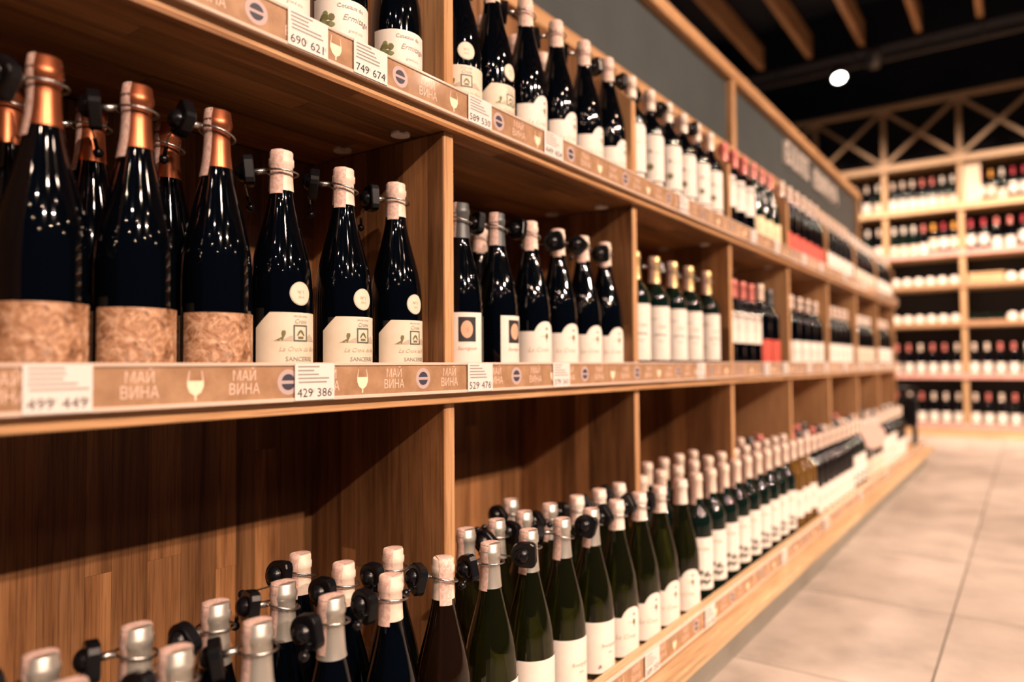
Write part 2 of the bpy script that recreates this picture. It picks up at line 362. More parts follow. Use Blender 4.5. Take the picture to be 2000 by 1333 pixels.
# dividers, each a board of glued staves
dl = MB().box(XB+0.001, -0.02, -0.011, 0.011, BASE_T+0.0005, MID_B-0.0005, 0, 0.0012).mesh('divider', [WEDGEZ])
dm = MB().box(XB+0.001, -0.02, -0.011, 0.011, MID_T+0.0005, TOP_B-0.0005, 0, 0.0012).mesh('divider', [WEDGEZ])
dt = fixn(MB().prism([(-0.02, TOP_T+0.0005), (-0.02, 1.352), (-0.313, 1.640), (XB+0.001, 1.640), (XB+0.001, TOP_T+0.0005)], 'y', -0.011, 0.011).mesh('divider', [WEDGEZ]))
for i, y in enumerate(DIV):
    for me in (dl, dm, dt):
        o = link('divider', me, rack, (0, y, 0))
        if i in (1, 2, 3) and me is not dt:              # glued staves on the face towards the camera
            za, zb = (BASE_T+0.002, MID_B-0.002) if me is dl else (MID_T+0.002, TOP_B-0.002)
            x = XB + 0.0015
            while x < -0.0225:
                w = min(random.choice((0.036, 0.045, 0.054)), -0.0215-x)
                if -0.0215-x-w < 0.015: w = -0.0215-x
                zc = za; cuts = [] if random.random() < 0.5 else [za + random.uniform(0.1, 0.3)]
                for zt in cuts + [zb]:
                    key = ('d', round(w, 4), round(zt-zc, 4))
                    if key not in st_cache: st_cache[key] = MB().box(0.0001, w-0.0001, -0.0028, 0.0, 0.0001, zt-zc-0.0001, 0, 0.0002).mesh('stave', WZ)
                    link('stave', st_cache[key], o, (x, -0.0108, zc)); zc = zt
                x += w
# white notched discs under the top shelf
dp = [(0.0155*math.cos(a), 0.0155*math.sin(a)) for a in [math.radians(d) for d in range(25, 336, 10)]] + [(0.006, -0.003), (0.006, 0.003)]
dme = fixn(MB().prism(dp, 'z', -0.004, 0.0, 0).mesh('shelf_disc', WHITEP))
for bay in range(1, 5):
    for x in (-0.085, -0.225):
        o = link('shelf_disc', dme, rack, (x, DIV[bay]-0.045, TOP_B-0.0002)); o.rotation_euler = (0, 0, math.radians(-30))

# ------------------------------------------------------------------ price rails with their printed inserts and tags
def flat_print(b, pts, faces, y, z, x, mi):
    n = len(b.v); b.v += [(x, y+p[0], z+p[1]) for p in pts]
    for q in faces: b.face([n+i for i in q], mi)
def rail(xf, z0, y1, mat, motif0, first, name_row, yd=2.6):
    r = part('price_rail', MB().box(xf-(0.006 if xf > 0.1 else 0.0113), xf-0.001, Y0, y1, z0, z0+0.047, 0, 0.0008), mat)
    b = MB(); b.box(xf-0.0062, xf+0.0012, Y0, y1, z0+0.0435, z0+0.0475, 0, 0.0008); b.box(xf-0.0062, xf+0.0012, Y0, y1, z0-0.0005, z0+0.0045, 0, 0.0008); b.obj('clear_edge', CLEAR, r)
    i = first
    while True:
        y = motif0 + 0.0597*i
        if y > y1-0.1: break
        k = i % 4; b = MB(); zc = z0+0.024
        if k in (0, 2) :
            for t, dz, s in (('МАЙ', 0.003, 0.0165), ('ВИНА', -0.0125, 0.0175)):
                p, f = text2d(t, s, 'CENTER', 0, 0.82); flat_print(b, p, f, 0, dz, 0, 0)
            nm, mt = 'printed_word', [PRINTP]
        elif k == 1:
            n = 20; C = [(0.0155*math.cos(2*PI*q/n), 0.0155*math.sin(2*PI*q/n)) for q in range(n)]
            flat_print(b, C, [list(range(n))], 0, 0, 0, 0)
            for a0, a1 in ((12, 168), (192, 348)):
                C = [(0.0098*math.cos(math.radians(a0+(a1-a0)*q/12)), 0.0098*math.sin(math.radians(a0+(a1-a0)*q/12))) for q in range(13)]
                flat_print(b, C, [list(range(13))], 0, 0, 0.0003, 1)
            nm, mt = 'printed_emblem', [PRINTL, PRINTD]
        else:
            bowl = [(-0.0095, 0.004), (-0.0095, -0.002), (-0.0065, -0.0085), (-0.001, -0.012), (-0.001, -0.017), (0.001, -0.017), (0.001, -0.012), (0.0065, -0.0085), (0.0095, -0.002), (0.0095, 0.004)]
            flat_print(b, bowl, [list(range(10))], 0, 0, 0.0002, 0)
            for sg in (-1, 1): flat_print(b, [(sg*0.0095, 0.004), (sg*0.0078, 0.004), (sg*0.0065, 0.015), (sg*0.0075, 0.015)], [[0, 1, 2, 3] if sg < 0 else [3, 2, 1, 0]], 0, 0, 0.0002, 1)
            nm, mt = 'printed_wine_glass', [PRINTY, PRINTP]
        me = rail_cache.setdefault(nm, None)
        if me is None: me = rail_cache[nm] = fixn_front(b.mesh(nm, mt))
        link(nm, me, r, (xf-0.0008, y, zc)); i += 1
    return r
def fixn_front(me):
    for p in me.polygons:
        if p.normal.x < 0: p.flip()
    me.update(); return me
rail_cache = {}
RAILM = rail(0.0065, 0.678, Y1, KRAFT, 0.25, -4, 'middle')
RAILT = rail(0.0065, 1.116, Y1, KRAFT, 0.502-0.0597, -4, 'top')
RAILB = rail(0.1245, 0.1185, 5.88, KRAFT, 1.0, -16, 'base')
def price_tag(y0, y1, xf, z0, a, c, label):
    b = MB(); w = y1-y0; b.box(xf, xf+0.0007, 0, w, 0.001, 0.0465, 0)
    for t, s, y, z in ((a, 0.0155, 0.05, 0.005), (c, 0.0155, 0.54, 0.005)):
        p, f = text2d(t, s*w/0.062, 'LEFT', 0, 1.05); flat_print(b, p, f, y*w, z, xf+0.0009, 1)
    for t, y in (('00', 0.38), ('10', 0.86)):
        p, f = text2d(t, 0.006*w/0.062, 'LEFT'); flat_print(b, p, f, y*w, 0.0105, xf+0.0009, 2)
    rr = random.Random(int(y0*1000))
    for i in range(5):
        z = 0.0415-0.0048*i; l = rr.uniform(0.35, 0.62) if i < 3 else rr.uniform(0.5, 0.9); y = 0.07 if i < 3 else rr.uniform(0.05, 0.1)
        flat_print(b, [(0, 0), (l*w, 0), (l*w, 0.0019), (0, 0.0019)], [[0, 1, 2, 3]], y*w, z, xf+0.0009, 2)
    o = link('price_tag', fixn_front(b.mesh('price_tag', [TAGP, INK['black'], INK['grey']])), None, (0, y0, z0)); tag(o, label, 'price tag', 'price tags'); return o
price_tag(0.264, 0.323, 0.0082, 0.678, '499', '449', 'leftmost white price tag on the middle rail, below the rock-label bottles')
price_tag(0.556, 0.617, 0.0082, 0.678, '429', '386', 'white price tag on the middle rail below the first cream-label bottles')
price_tag(0.544, 0.606, 0.0082, 1.116, '690', '621', 'leftmost white price tag on the top rail')
price_tag(0.650, 0.712, 0.0082, 1.116, '749', '674', 'shining white price tag below the vine-label bottles on the top rail')
for i, (a, c) in enumerate(((0.888, 0.953), (1.141, 1.201), (1.86, 1.92), (2.47, 2.53), (2.70, 2.76), (3.05, 3.11), (3.35, 3.41), (3.75, 3.81), (4.15, 4.21), (4.6, 4.66), (5.1, 5.16))):
    price_tag(a, c, 0.0082, 0.678, ('529','379','259','349','289','319','299','399','279','459','339')[i], ('476','341','233','314','260','287','269','359','251','413','305')[i], f'white price tag on the middle rail, {ORD[i+2]} from the left')
for i, (a, c) in enumerate(((0.893, 0.955), (1.118, 1.184), (1.76, 1.82), (2.35, 2.41), (2.62, 2.68), (3.0, 3.06), (3.3, 3.36), (3.8, 3.86), (4.3, 4.36), (4.9, 4.96))):
    price_tag(a, c, 0.0082, 1.116, ('589','449','369','299','349','289','319','259','399','429')[i], ('530','404','332','269','314','260','287','233','359','386')[i], f'white price tag on the top rail, {ORD[i+2]} from the left')
for i, (a, c) in enumerate(((1.272, 1.337), (1.585, 1.645), (2.2, 2.26), (2.75, 2.81), (3.4, 3.46), (4.1, 4.16))):
    price_tag(a, c, 0.1262, 0.1185, ('389','329','249','279','259','299')[i], ('350','296','224','251','233','269')[i], f'white price tag on the lowest rail, {ORD[i]} from the left')

# ------------------------------------------------------------------ bottles
def burgundy(H, R, rn=0.0146, k=1.0):
    z = lambda t: t*H/0.306
    return [(R*0.86, 0.0), (R*0.97, 0.002), (R, 0.006), (R, z(0.112)), (R*0.985, z(0.128)), (R*0.94, z(0.146)), (R*0.865, z(0.163)), (R*0.765, z(0.180)), (R*0.655, z(0.197)), (R*0.555, z(0.213)), (R*0.47, z(0.228)), (R*0.405, z(0.242)),
            (rn+0.0008, z(0.256)), (rn, z(0.270)), (rn-0.0003, z(0.285)), (rn+0.0014, z(0.287)), (rn+0.0014, z(0.295)), (rn, z(0.297)), (rn, H-0.001), (rn-0.001, H)]
def bordeaux(H, R, rn=0.0142):
    z = lambda t: t*H/0.30
    return [(R*0.86, 0.0), (R*0.97, 0.002), (R, 0.006), (R, z(0.178)), (R*0.985, z(0.187)), (R*0.93, z(0.196)), (R*0.82, z(0.205)), (R*0.66, z(0.213)), (R*0.51, z(0.221)), (R*0.42, z(0.231)), (rn+0.0006, z(0.245)), (rn, z(0.262)),
            (rn-0.0003, z(0.281)), (rn+0.0014, z(0.283)), (rn+0.0014, z(0.291)), (rn, z(0.293)), (rn, H-0.001), (rn-0.001, H)]
def rad(prof, z):
    for (r0, z0), (r1, z1) in zip(prof, prof[1:]):
        if z0 <= z <= z1: return r0+(r1-r0)*(z-z0)/max(z1-z0, 1e-6)
    return prof[-1][0]
def capsule(prof, H, L, mat):
    zs = sorted({H-L, H-L+0.0012} | {z for r, z in prof if z > H-L+0.002} | {H-L+(L-0.03)*k/3 for k in (1, 2)})
    P = [(rad(prof, z)+0.0006, z) for z in zs]; P[-1] = (P[-1][0]-0.0003, H+0.0005)
    return MB().lathe(P, 24, 0, False, True).mesh('capsule', mat)
def tax_strip(prof, H, L1, L2, w=0.019, phi=0.0):
    b = MB(); nu = 5; path = []
    for k in range(9): path.append((0, H-L1+L1*k/8))
    path += [(t, None) for t in (0.25, 0.5, 0.75)]
    for k in range(9): path.append((1, H-L2*k/8))
    for s, z in path:
        for u in range(nu):
            q = (u/(nu-1)-0.5)*w
            def side(ss, zz):
                r = rad(prof, zz)+0.0013; a = q/r; x = r*math.cos(a); y = r*math.sin(a); return (x if ss == 0 else -x, y)
            if z is not None: x, y = side(s, min(z, H)); zz = min(z, H)+0.001
            else:
                x0, y0 = side(0, H); x1, y1 = side(1, H); x = x0+(x1-x0)*s; y = y0+(y1-y0)*s; zz = H+0.0016
            b.v.append((x*math.cos(phi)-y*math.sin(phi), x*math.sin(phi)+y*math.cos(phi), zz))
    for i in range(len(path)-1):
        for u in range(nu-1):
            a = i*nu+u; b.face([a, a+1, a+nu+1, a+nu], 0, True)
    return b.mesh('tax_strip', STAMP)
class Label:
    """a paper wrapped round the bottle; u = arc length (right is +), v = height"""
    def __init__(s, prof): s.b = MB(); s.prof = prof
    def P(s, u, v, off):
        r = rad(s.prof, v)+off; a = u/s.prof[3][0]; return (r*math.cos(a), r*math.sin(a), v)
    def sheet(s, u0, u1, lo, hi, mi=0, off=0.0004, n=22):
        st = len(s.b.v)
        for i in range(n+1):
            u = u0+(u1-u0)*i/n; s.b.v += [s.P(u, lo(u) if callable(lo) else lo, off), s.P(u, hi(u) if callable(hi) else hi, off)]
        for i in range(n): a = st+2*i; s.b.face([a, a+2, a+3, a+1], mi, True)
    def poly(s, pts, mi, off=0.0009):
        """cut into narrow upright strips so the print follows the curve of the glass"""
        def clip(P, lim, keep):
            out = []
            for i in range(len(P)):
                a, c = P[i-1], P[i]; ia, ic = (a[0]-lim)*keep >= -1e-9, (c[0]-lim)*keep >= -1e-9
                if ia != ic: t = (lim-a[0])/(c[0]-a[0]); out.append((lim, a[1]+t*(c[1]-a[1])))
                if ic: out.append(c)
            return out
        lo = min(p[0] for p in pts); hi = max(p[0] for p in pts); n = max(1, math.ceil((hi-lo)/0.005))
        for k in range(n):
            q = clip(clip(pts, lo+(hi-lo)*k/n, 1), lo+(hi-lo)*(k+1)/n, -1)
            if len(q) < 3: continue
            st = len(s.b.v); s.b.v += [s.P(u, v, off) for u, v in q]; s.b.face([st+i for i in range(len(q))], mi)
    def disc(s, u, v, ru, rv, mi, off=0.0009, n=20): s.poly([(u+ru*math.cos(2*PI*k/n), v+rv*math.sin(2*PI*k/n)) for k in range(n)], mi, off)
    def text(s, t, u, v, size, mi, off=0.0010, shear=0.0, sx=1.0):
        p, f = text2d(t, size, 'CENTER', shear, sx); st = len(s.b.v); s.b.v += [s.P(u+x, v+y, off) for x, y in p]
        for q in f: s.b.face([st+i for i in q], mi)
    def mesh(s, name, mats): return s.b.mesh(name, mats)
def lab_rock(p):
    L = Label(p); L.sheet(-0.055, 0.053, 0.012, 0.082); return [('front_label', L.mesh('front_label', [PAPER['rock']]))]
def lab_back(p):
    L = Label(p); L.sheet(0.062, 0.125, 0.012, 0.094); return [('back_label', L.mesh('back_label', [INK['tan']]))]
def lab_sancerre(p):
    L = Label(p); ch = lambda u: 0.0876 if u > -0.040 else 0.0876-(-0.040-u)*1.0
    L.sheet(-0.060, 0.060, 0.010, ch, n=36)
    L.text('VIN DE LOIRE', 0, 0.0815, 0.0034, 1); L.text('Croix', 0, 0.0735, 0.008, 1, shear=0.3)
    for a in ((-0.0105, 0.0105, 0.0695, 0.0715), (-0.0105, 0.0105, 0.0500, 0.0520), (-0.0105, -0.0085, 0.0500, 0.0715), (0.0085, 0.0105, 0.0500, 0.0715)):
        L.poly([(a[0], a[2]), (a[1], a[2]), (a[1], a[3]), (a[0], a[3])], 2)
    L.poly([(-0.036, 0.0505), (-0.0115, 0.0505), (-0.0115, 0.0575), (-0.015, 0.057), (-0.021, 0.0535)], 3)
    L.poly([(0.0115, 0.0505), (0.030, 0.0505), (0.022, 0.056), (0.0165, 0.0605), (0.0115, 0.0575)], 3)
    L.poly([(-0.034, 0.0508), (-0.024, 0.0508), (-0.020, 0.0600), (-0.0205, 0.064), (-0.0245, 0.064), (-0.0255, 0.0605), (-0.0245, 0.056)], 4)
    L.poly([(-0.006, 0.0575), (-0.003, 0.0635), (0.0, 0.0655), (0.003, 0.0635), (0.006, 0.0575), (0.004, 0.0575), (0.0, 0.0625), (-0.004, 0.0575)], 4)
    L.poly([(-0.004, 0.0535), (0.004, 0.0535), (0.004, 0.0565), (-0.004, 0.0565)], 4)
    L.text('La Croix du Roy', 0.0, 0.0375, 0.0085, 3, shear=0.35); L.text('SANCERRE', 0.0, 0.0245, 0.0085, 1)
    S = Label(p); n = 24
    S.disc(0.0, 0.1125, 0.0155, 0.0155, 0, 0.0006, 28); S.disc(0, 0.1125, 0.0150, 0.0150, 1, 0.0008, 28); S.disc(0, 0.1125, 0.0143, 0.0143, 0, 0.0011, 28)
    S.text('N°1', 0, 0.1125, 0.0062, 1, 0.0015); S.text('2014', 0, 0.1065, 0.0042, 1, 0.0015)
    return [('front_label', L.mesh('front_label', [PAPER['cream'], INK['grey'], INK['dark'], INK['tan'], INK['olive']])), ('round_sticker', S.mesh('round_sticker', [PAPER['cream'], INK['tan']]))]
def lab_painting(p):
    L = Label(p); L.sheet(-0.031, 0.031, 0.010, 0.108, n=14); L.sheet(-0.0155, 0.0155, 0.058, 0.100, 1, 0.0008, 8)
    L.disc(-0.001, 0.079, 0.0105, 0.0150, 2, 0.0013); L.text('S', 0, 0.0745, 0.012, 3, 0.0018); L.text('Sauvignon', 0, 0.044, 0.0085, 4, shear=0.3)
    return [('front_label', L.mesh('front_label', [PAPER['white'], INK['black'], INK['peach'], INK['rose'], INK['rose']]))]
def lab_arch(p):
    L = Label(p)
    def hi(u):
        t = abs(u)/0.025
        return 0.083 if t > 1 else 0.083+0.0195*(1-t**2.4)**0.75
    L.sheet(-0.055, 0.055, 0.008, lambda u: hi(u-0.004), n=40)
    L.poly([(0.002, 0.084), (0.0065, 0.0895), (0.0035, 0.0905)], 1); L.poly([(0.0035, 0.0895), (0.010, 0.0845), (0.0075, 0.092)], 1)
    L.disc(0.006, 0.0735, 0.0035, 0.006, 1); L.poly([(-0.012, 0.0722), (0.012, 0.0735), (-0.002, 0.074)], 2); L.poly([(0.0055, 0.062), (0.0065, 0.062), (0.0065, 0.069), (0.0055, 0.069)], 1)
    L.text('La Croix', -0.012, 0.043, 0.0125, 2, shear=0.35)
    return [('front_label', L.mesh('front_label', [PAPER['white'], INK['olive'], INK['tan']]))]
def lab_arms(p):
    L = Label(p); L.sheet(-0.046, 0.046, 0.028, 0.168)
    L.poly([(-0.030, 0.128), (-0.024, 0.130), (-0.022, 0.142), (-0.027, 0.146), (-0.030, 0.140)], 1); L.poly([(-0.020, 0.1325), (-0.008, 0.1335), (0.0, 0.139), (-0.008, 0.136), (-0.018, 0.1365)], 1)
    L.text('Chablis', 0.008, 0.112, 0.010, 2, shear=0.3)
    L.poly([(-0.014, 0.088), (-0.009, 0.092), (0.016, 0.092), (0.022, 0.087), (0.020, 0.096), (-0.012, 0.096)], 3); L.poly([(-0.010, 0.083), (0.004, 0.074), (0.018, 0.083), (0.016, 0.083), (0.004, 0.077), (-0.008, 0.083)], 1)
    L.poly([(-0.029, 0.062), (-0.025, 0.062), (-0.025, 0.074), (-0.029, 0.076)], 1)
    return [('front_label', L.mesh('front_label', [PAPER['white'], INK['tan'], INK['rose'], INK['grey']]))]
def lab_vine(p):
    L = Label(p); L.sheet(-0.052, 0.052, 0.012, 0.096)
    rr = random.Random(3)
    for i in range(15): L.disc(-0.027+rr.uniform(-0.009, 0.009), 0.055+rr.uniform(-0.018, 0.018), rr.uniform(0.003, 0.0055), rr.uniform(0.003, 0.005), rr.choice((1, 1, 4)), 0.0008+0.00006*i, 9)
    L.poly([(-0.034, 0.030), (-0.032, 0.030), (-0.028, 0.05), (-0.030, 0.05)], 2)
    L.text('Coteaux du', 0.005, 0.083, 0.0085, 2); L.text('Ermitage', 0.014, 0.066, 0.0125, 2, shear=0.35)
    L.text('grand cru', 0.012, 0.050, 0.006, 3, shear=0.2); L.text('Mis en bouteille', 0.012, 0.034, 0.006, 3)
    return [('front_label', L.mesh('front_label', [PAPER['white'], INK['green'], INK['grey'], INK['tan'], INK['olive']]))]
def lab_dot(p):
    L = Label(p)
    def hi(u):
        e = 0.044-abs(u); return 0.172 if e > 0.010 else 0.172-(0.010-e)*0.9
    L.sheet(-0.044, 0.044, 0.052, hi); L.sheet(-0.036, 0.036, 0.010, 0.048, 0, n=12)
    L.disc(0, 0.088, 0.0088, 0.0088, 1); L.disc(0.0, 0.130, 0.005, 0.004, 2); L.poly([(-0.035, 0.1245), (0.035, 0.1245), (0.035, 0.126), (-0.035, 0.126)], 3)
    L.poly([(-0.042, 0.053), (-0.036, 0.060), (-0.030, 0.053), (-0.036, 0.047)], 1); L.text('2013', -0.005, 0.036, 0.010, 2)
    return [('front_label', L.mesh('front_label', [PAPER['white'], INK['olive'], INK['grey'], INK['tan']]))]
def lab_band(z0, z1, paper, txt=None):
    def f(p):
        L = Label(p); hw = p[3][0]*1.25; L.sheet(-hw, hw, z0, z1)
        if txt: L.text(txt, 0, (z0+z1)/2+0.004, 0.011, 1); L.poly([(-0.02, (z0+z1)/2-0.006), (0.02, (z0+z1)/2-0.006), (0.02, (z0+z1)/2-0.0045), (-0.02, (z0+z1)/2-0.0045)], 1)
        return [('front_label', L.mesh('front_label', [PAPER[paper], INK['grey']]))]
    return f
def lab_plain(p):
    L = Label(p); L.sheet(-0.052, 0.052, 0.012, 0.104); L.text('Bourgogne', 0.010, 0.058, 0.0095, 1, shear=0.1); L.text('blanc', 0.010, 0.046, 0.006, 1, shear=0.3)
    L.poly([(-0.018, 0.020), (-0.010, 0.022), (-0.012, 0.028), (-0.016, 0.027)], 2)
    return [('front_label', L.mesh('front_label', [PAPER['white'], INK['tan'], INK['grey']]))]
def lab_crest(p):
    L = Label(p); L.sheet(-0.044, 0.044, 0.030, 0.155); rr = random.Random(5)
    for i in range(12): L.disc(rr.uniform(-0.019, 0.019), 0.058+rr.uniform(-0.015, 0.015), rr.uniform(0.004, 0.0075), rr.uniform(0.003, 0.006), 1, 0.0008+0.00006*i, 8)
    L.text('Riesling', 0, 0.125, 0.011, 2)
    return [('front_label', L.mesh('front_label', [PAPER['white'], INK['dark'], INK['tan']]))]

KIND = {}
def kind(key, shape, H, R, gl, cap, capL, labels, desc, strip=(0.05, 0.05), phi=0.0):
    prof = (burgundy if shape == 'bu' else bordeaux)(H, R)
    parts = [('glass_body', MB().lathe(prof, 32).mesh('glass_body', G[gl])), ('capsule', capsule(prof, H, capL, CAP[cap]))]
    for f in (labels if isinstance(labels, list) else [labels]): parts += f(prof)
    if strip: parts.append(('tax_strip', tax_strip(prof, H, strip[0], strip[1], 0.019, math.radians(phi))))
    KIND[key] = dict(H=H, parts=parts, desc=desc)
kind('rock', 'bu', 0.334, 0.0420, 'black', 'copper', 0.072, [lab_rock, lab_back], 'copper-capped bottle with rock-print label', (0.085, 0.030), -75)
kind('sanc', 'bu', 0.306, 0.0412, 'black', 'cream', 0.054, lab_sancerre, 'cream-capped SANCERRE bottle with round sticker', (0.060, 0.03), -62)
kind('paint', 'bu', 0.302, 0.0405, 'black', 'grey', 0.062, lab_painting, 'grey-capped bottle with dark painting label', (0.062, 0.03), -75)
kind('arch', 'bu', 0.304, 0.0412, 'black', 'cream', 0.055, lab_arch, 'cream-capped bottle with arched white label', (0.060, 0.03), -45)
kind('arms', 'bo', 0.302, 0.0385, 'teal', 'gold', 0.070, lab_arms, 'dark green bottle with tall crest label', (0.070, 0.03), -55)
kind('vine', 'bu', 0.306, 0.0412, 'black', 'cream', 0.054, lab_vine, 'bottle with green vine label')
kind('dot', 'bo', 0.300, 0.0385, 'black', 'cream', 0.055, lab_dot, 'bottle with tall dotted white label', (0.065, 0.03), -60)
kind('midband', 'bo', 0.300, 0.0380, 'black', 'pink', 0.060, lab_band(0.086, 0.187, 'white', 'VIN'), 'rose-capped bottle with high white label', None)
kind('redlow', 'bo', 0.310, 0.0380, 'black', 'cream', 0.060, lab_band(0.018, 0.105, 'red'), 'black bottle with low red label', (0.06, 0.03), -60)
kind('redpink', 'bo', 0.300, 0.0375, 'black', 'grey', 0.060, lab_band(0.018, 0.105, 'red'), 'grey-capped black bottle with red label', None)
kind('straw', 'bu', 0.302, 0.0405, 'teal', 'pink', 0.055, lab_band(0.016, 0.104, 'straw', 'CRU'), 'rose-capped green bottle with straw label', (0.06, 0.03), -60)
kind('whitelow', 'bo', 0.300, 0.0380, 'black', 'cream', 0.055, lab_band(0.016, 0.110, 'white', 'ROUGE'), 'black bottle with low white label', (0.06, 0.03), -60)
kind('creamlow', 'bo', 0.292, 0.0380, 'black', 'white', 0.055, lab_band(0.016, 0.105, 'cream', 'GRAND'), 'white-capped bottle with cream label', (0.05, 0.03), -60)
kind('silver', 'bu', 0.302, 0.0408, 'black', 'silver', 0.070, lab_plain, 'silver-capped black bottle', (0.065, 0.035), -95)
kind('paper', 'bu', 0.304, 0.0408, 'black', 'cream', 0.056, lab_plain, 'cream-capped black bottle', (0.062, 0.035), -80)
kind('brownb', 'bu', 0.304, 0.0412, 'brown', 'cream', 0.056, lab_plain, 'brown glass bottle with cream cap', (0.064, 0.035), -35)
kind('green', 'bu', 0.304, 0.0412, 'green', 'silver', 0.066, lab_plain, 'silver-capped green bottle', (0.070, 0.03), -75)
kind('greenarch', 'bu', 0.304, 0.0412, 'green', 'white', 0.056, lab_arch, 'green bottle with arched label', (0.058, 0.03), -75)
kind('crest', 'bo', 0.306, 0.0375, 'teal', 'cream', 0.060, lab_crest, 'dark green bottle with crest label', (0.075, 0.03), -60)
kind('golden', 'bo', 0.306, 0.0375, 'gold', 'cream', 0.060, lab_band(0.05, 0.14, 'white', 'DOUX'), 'golden wine bottle with white label', (0.07, 0.03), -60)
kind('farw', 'bo', 0.300, 0.0385, 'black', 'cream', 0.062, lab_band(0.02, 0.115, 'white'), 'dark bottle with white label', None)
kind('farr', 'bo', 0.300, 0.0385, 'black', 'red', 0.062, lab_band(0.06, 0.15, 'white'), 'red-capped bottle with white label', None)
kind('fara', 'bo', 0.300, 0.0385, 'black', 'amber', 0.062, lab_band(0.05, 0.15, 'cream'), 'amber-capped bottle with cream label', None)
kind('farp', 'bo', 0.300, 0.0385, 'black', 'pink', 0.062, lab_band(0.02, 0.11, 'white'), 'rose-capped bottle with white label', None)
kind('fars', 'bo', 0.300, 0.0385, 'teal', 'white', 0.062, lab_band(0.02, 0.105, 'cream'), 'white-capped bottle with cream label', None)

# anti-theft tag: housing with dome, steel loop round the neck, tail with ball plug
def tag_meshes():
    b = MB(); out = []
    for k in range(13):
        a = math.radians(90+180*k/12); out.append((0.0175*math.cos(a), 0.0175*math.sin(a)))
    out += [(0.012, -0.0175), (0.0165, -0.015), (0.0185, -0.010), (0.0185, 0.010), (0.0165, 0.015), (0.012, 0.0175)]
    n = len(out); x0 = 0.031
    rings = [(x0, 0.93), (x0+0.0012, 1.0), (x0+0.010, 1.0), (x0+0.0115, 0.94)]
    for x, k in rings: b.v += [(x, p[0]*k, p[1]*k) for p in out]
    for i in range(3):
        for k in range(n): a = i*n+k; c = i*n+(k+1) % n; b.face([a, c, c+n, a+n])
    b.face(list(range(n))[::-1]); b.face([3*n+k for k in range(n)])
    st = len(b.v); m = 16
    for r, x in ((0.0112, x0+0.0110), (0.0106, x0+0.0135), (0.0088, x0+0.0168), (0.0055, x0+0.0192), (0.0018, x0+0.0203)):
        b.v += [(x, -0.001+r*math.cos(2*PI*k/m), r*math.sin(2*PI*k/m)) for k in range(m)]
    for i in range(4):
        for k in range(m): a = st+i*m+k; c = st+i*m+(k+1) % m; b.face([a, c, c+m, a+m], 0, True)
    b.face([st+4*m+k for k in range(m)])
    housing = fixn(b.mesh('security_tag', PLASTIC))
    res = []
    for variant in range(4):
        c = MB(); rl = 0.0183
        c.tube([(rl*math.cos(a), rl*math.sin(a), -0.002+0.003*math.cos(a)) for a in [2*PI*k/56 for k in range(56)]], 0.0016, 6, 0, True, 0.62)
        c.tube([(0.0175, 0, 0.001), (0.0315, 0, 0.0)], 0.0036, 12)
        if variant == 0: P = [(0.040, 0.006, -0.008), (0.043, 0.008, -0.009), (0.0465, 0.010, -0.010)]
        elif variant == 3: P = [(0.040, 0.006, -0.008), (0.060, 0.009, -0.010), (0.086, 0.010, -0.012)]
        elif variant == 1: P = [(0.036, -0.016, -0.004), (0.034, -0.032, -0.003), (0.030, -0.050, -0.004)]
        else: P = [(0.036, -0.016, -0.004), (0.040, -0.026, -0.012), (0.038, -0.034, -0.022)]
        Q = [Vector(P[0]).lerp(Vector(P[1]), t/10) for t in range(10)]+[Vector(P[1]).lerp(Vector(P[2]), t/10) for t in range(11)]
        c.tube(Q, 0.0012, 6, 0, False, 0.65)
        e = Vector(P[2]); d = (Vector(P[2])-Vector(P[1])).normalized()
        pl = MB(); pl.tube([e-d*0.002, e+d*0.010], 0.0021, 8)
        s0 = len(pl.v); ct = e+d*0.0135; ns, nr = 10, 6
        for i in range(nr+1):
            t = PI*i/nr
            for k in range(ns): a = 2*PI*k/ns; pl.v.append((ct.x+0.0052*math.sin(t)*math.cos(a), ct.y+0.0052*math.sin(t)*math.sin(a), ct.z+0.0052*math.cos(t)))
        for i in range(nr):
            for k in range(ns): a = s0+i*ns+k; q = s0+i*ns+(k+1) % ns; pl.face([a, q, q+ns, a+ns], 0, True)
        res.append((fixn(c.mesh('steel_cable', STEEL)), fixn(pl.mesh('cable_plug', PLASTIC))))
    return housing, res
TAGH, TAGV = tag_meshes()
def bottle(key, x, y, z, label, group, turn=0.0, rel=None, variant=0, tilt=0.0, name='wine_bottle'):
    """turn: label's heading away from the aisle normal (deg, + towards the camera end); rel: tag heading relative to the viewer's side of the neck"""
    K = KIND[key]; e = empty(name, (x, y, z)); e.rotation_euler = (0, 0, math.radians(-turn))
    tag(e, label, 'wine bottle', group)
    for nm, me in K['parts']: link(nm, me, e)
    if rel is not None:
        th = -math.degrees(math.atan2(y, CAMX-x))+rel+turn
        t = link('security_tag', TAGH, e, (0, 0, K['H']-0.026)); roll = math.radians(random.choice((-45, -15, 0, 0, 10, 40)))
        t.rotation_euler = (roll, math.radians(tilt), math.radians(th)); t.scale = (1.15, 1.15, 1.15)
        c, p = TAGV[variant]
        for q in (link('steel_cable', c, t), link('cable_plug', p, t)): q.rotation_euler = (-roll, 0, 0)
    return e
def row(items, x, z, where, group):
    """items: (y, kind, turn, tag heading, variant) from left to right"""
    for i, it in enumerate(items):
        y, k = it[0], it[1]; turn = it[2] if len(it) > 2 else 0; rel = it[3] if len(it) > 3 else None; v = it[4] if len(it) > 4 else 0
        bottle(k, x + (it[5] if len(it) > 5 else 0), y, z, f"{KIND[k]['desc']}, {ORD[i]} from left, {where}", group, turn, rel, v, random.uniform(-8, 8))
ZM, ZT, ZB = MID_T+0.0003, TOP_T+0.0003, BASE_T+0.0003
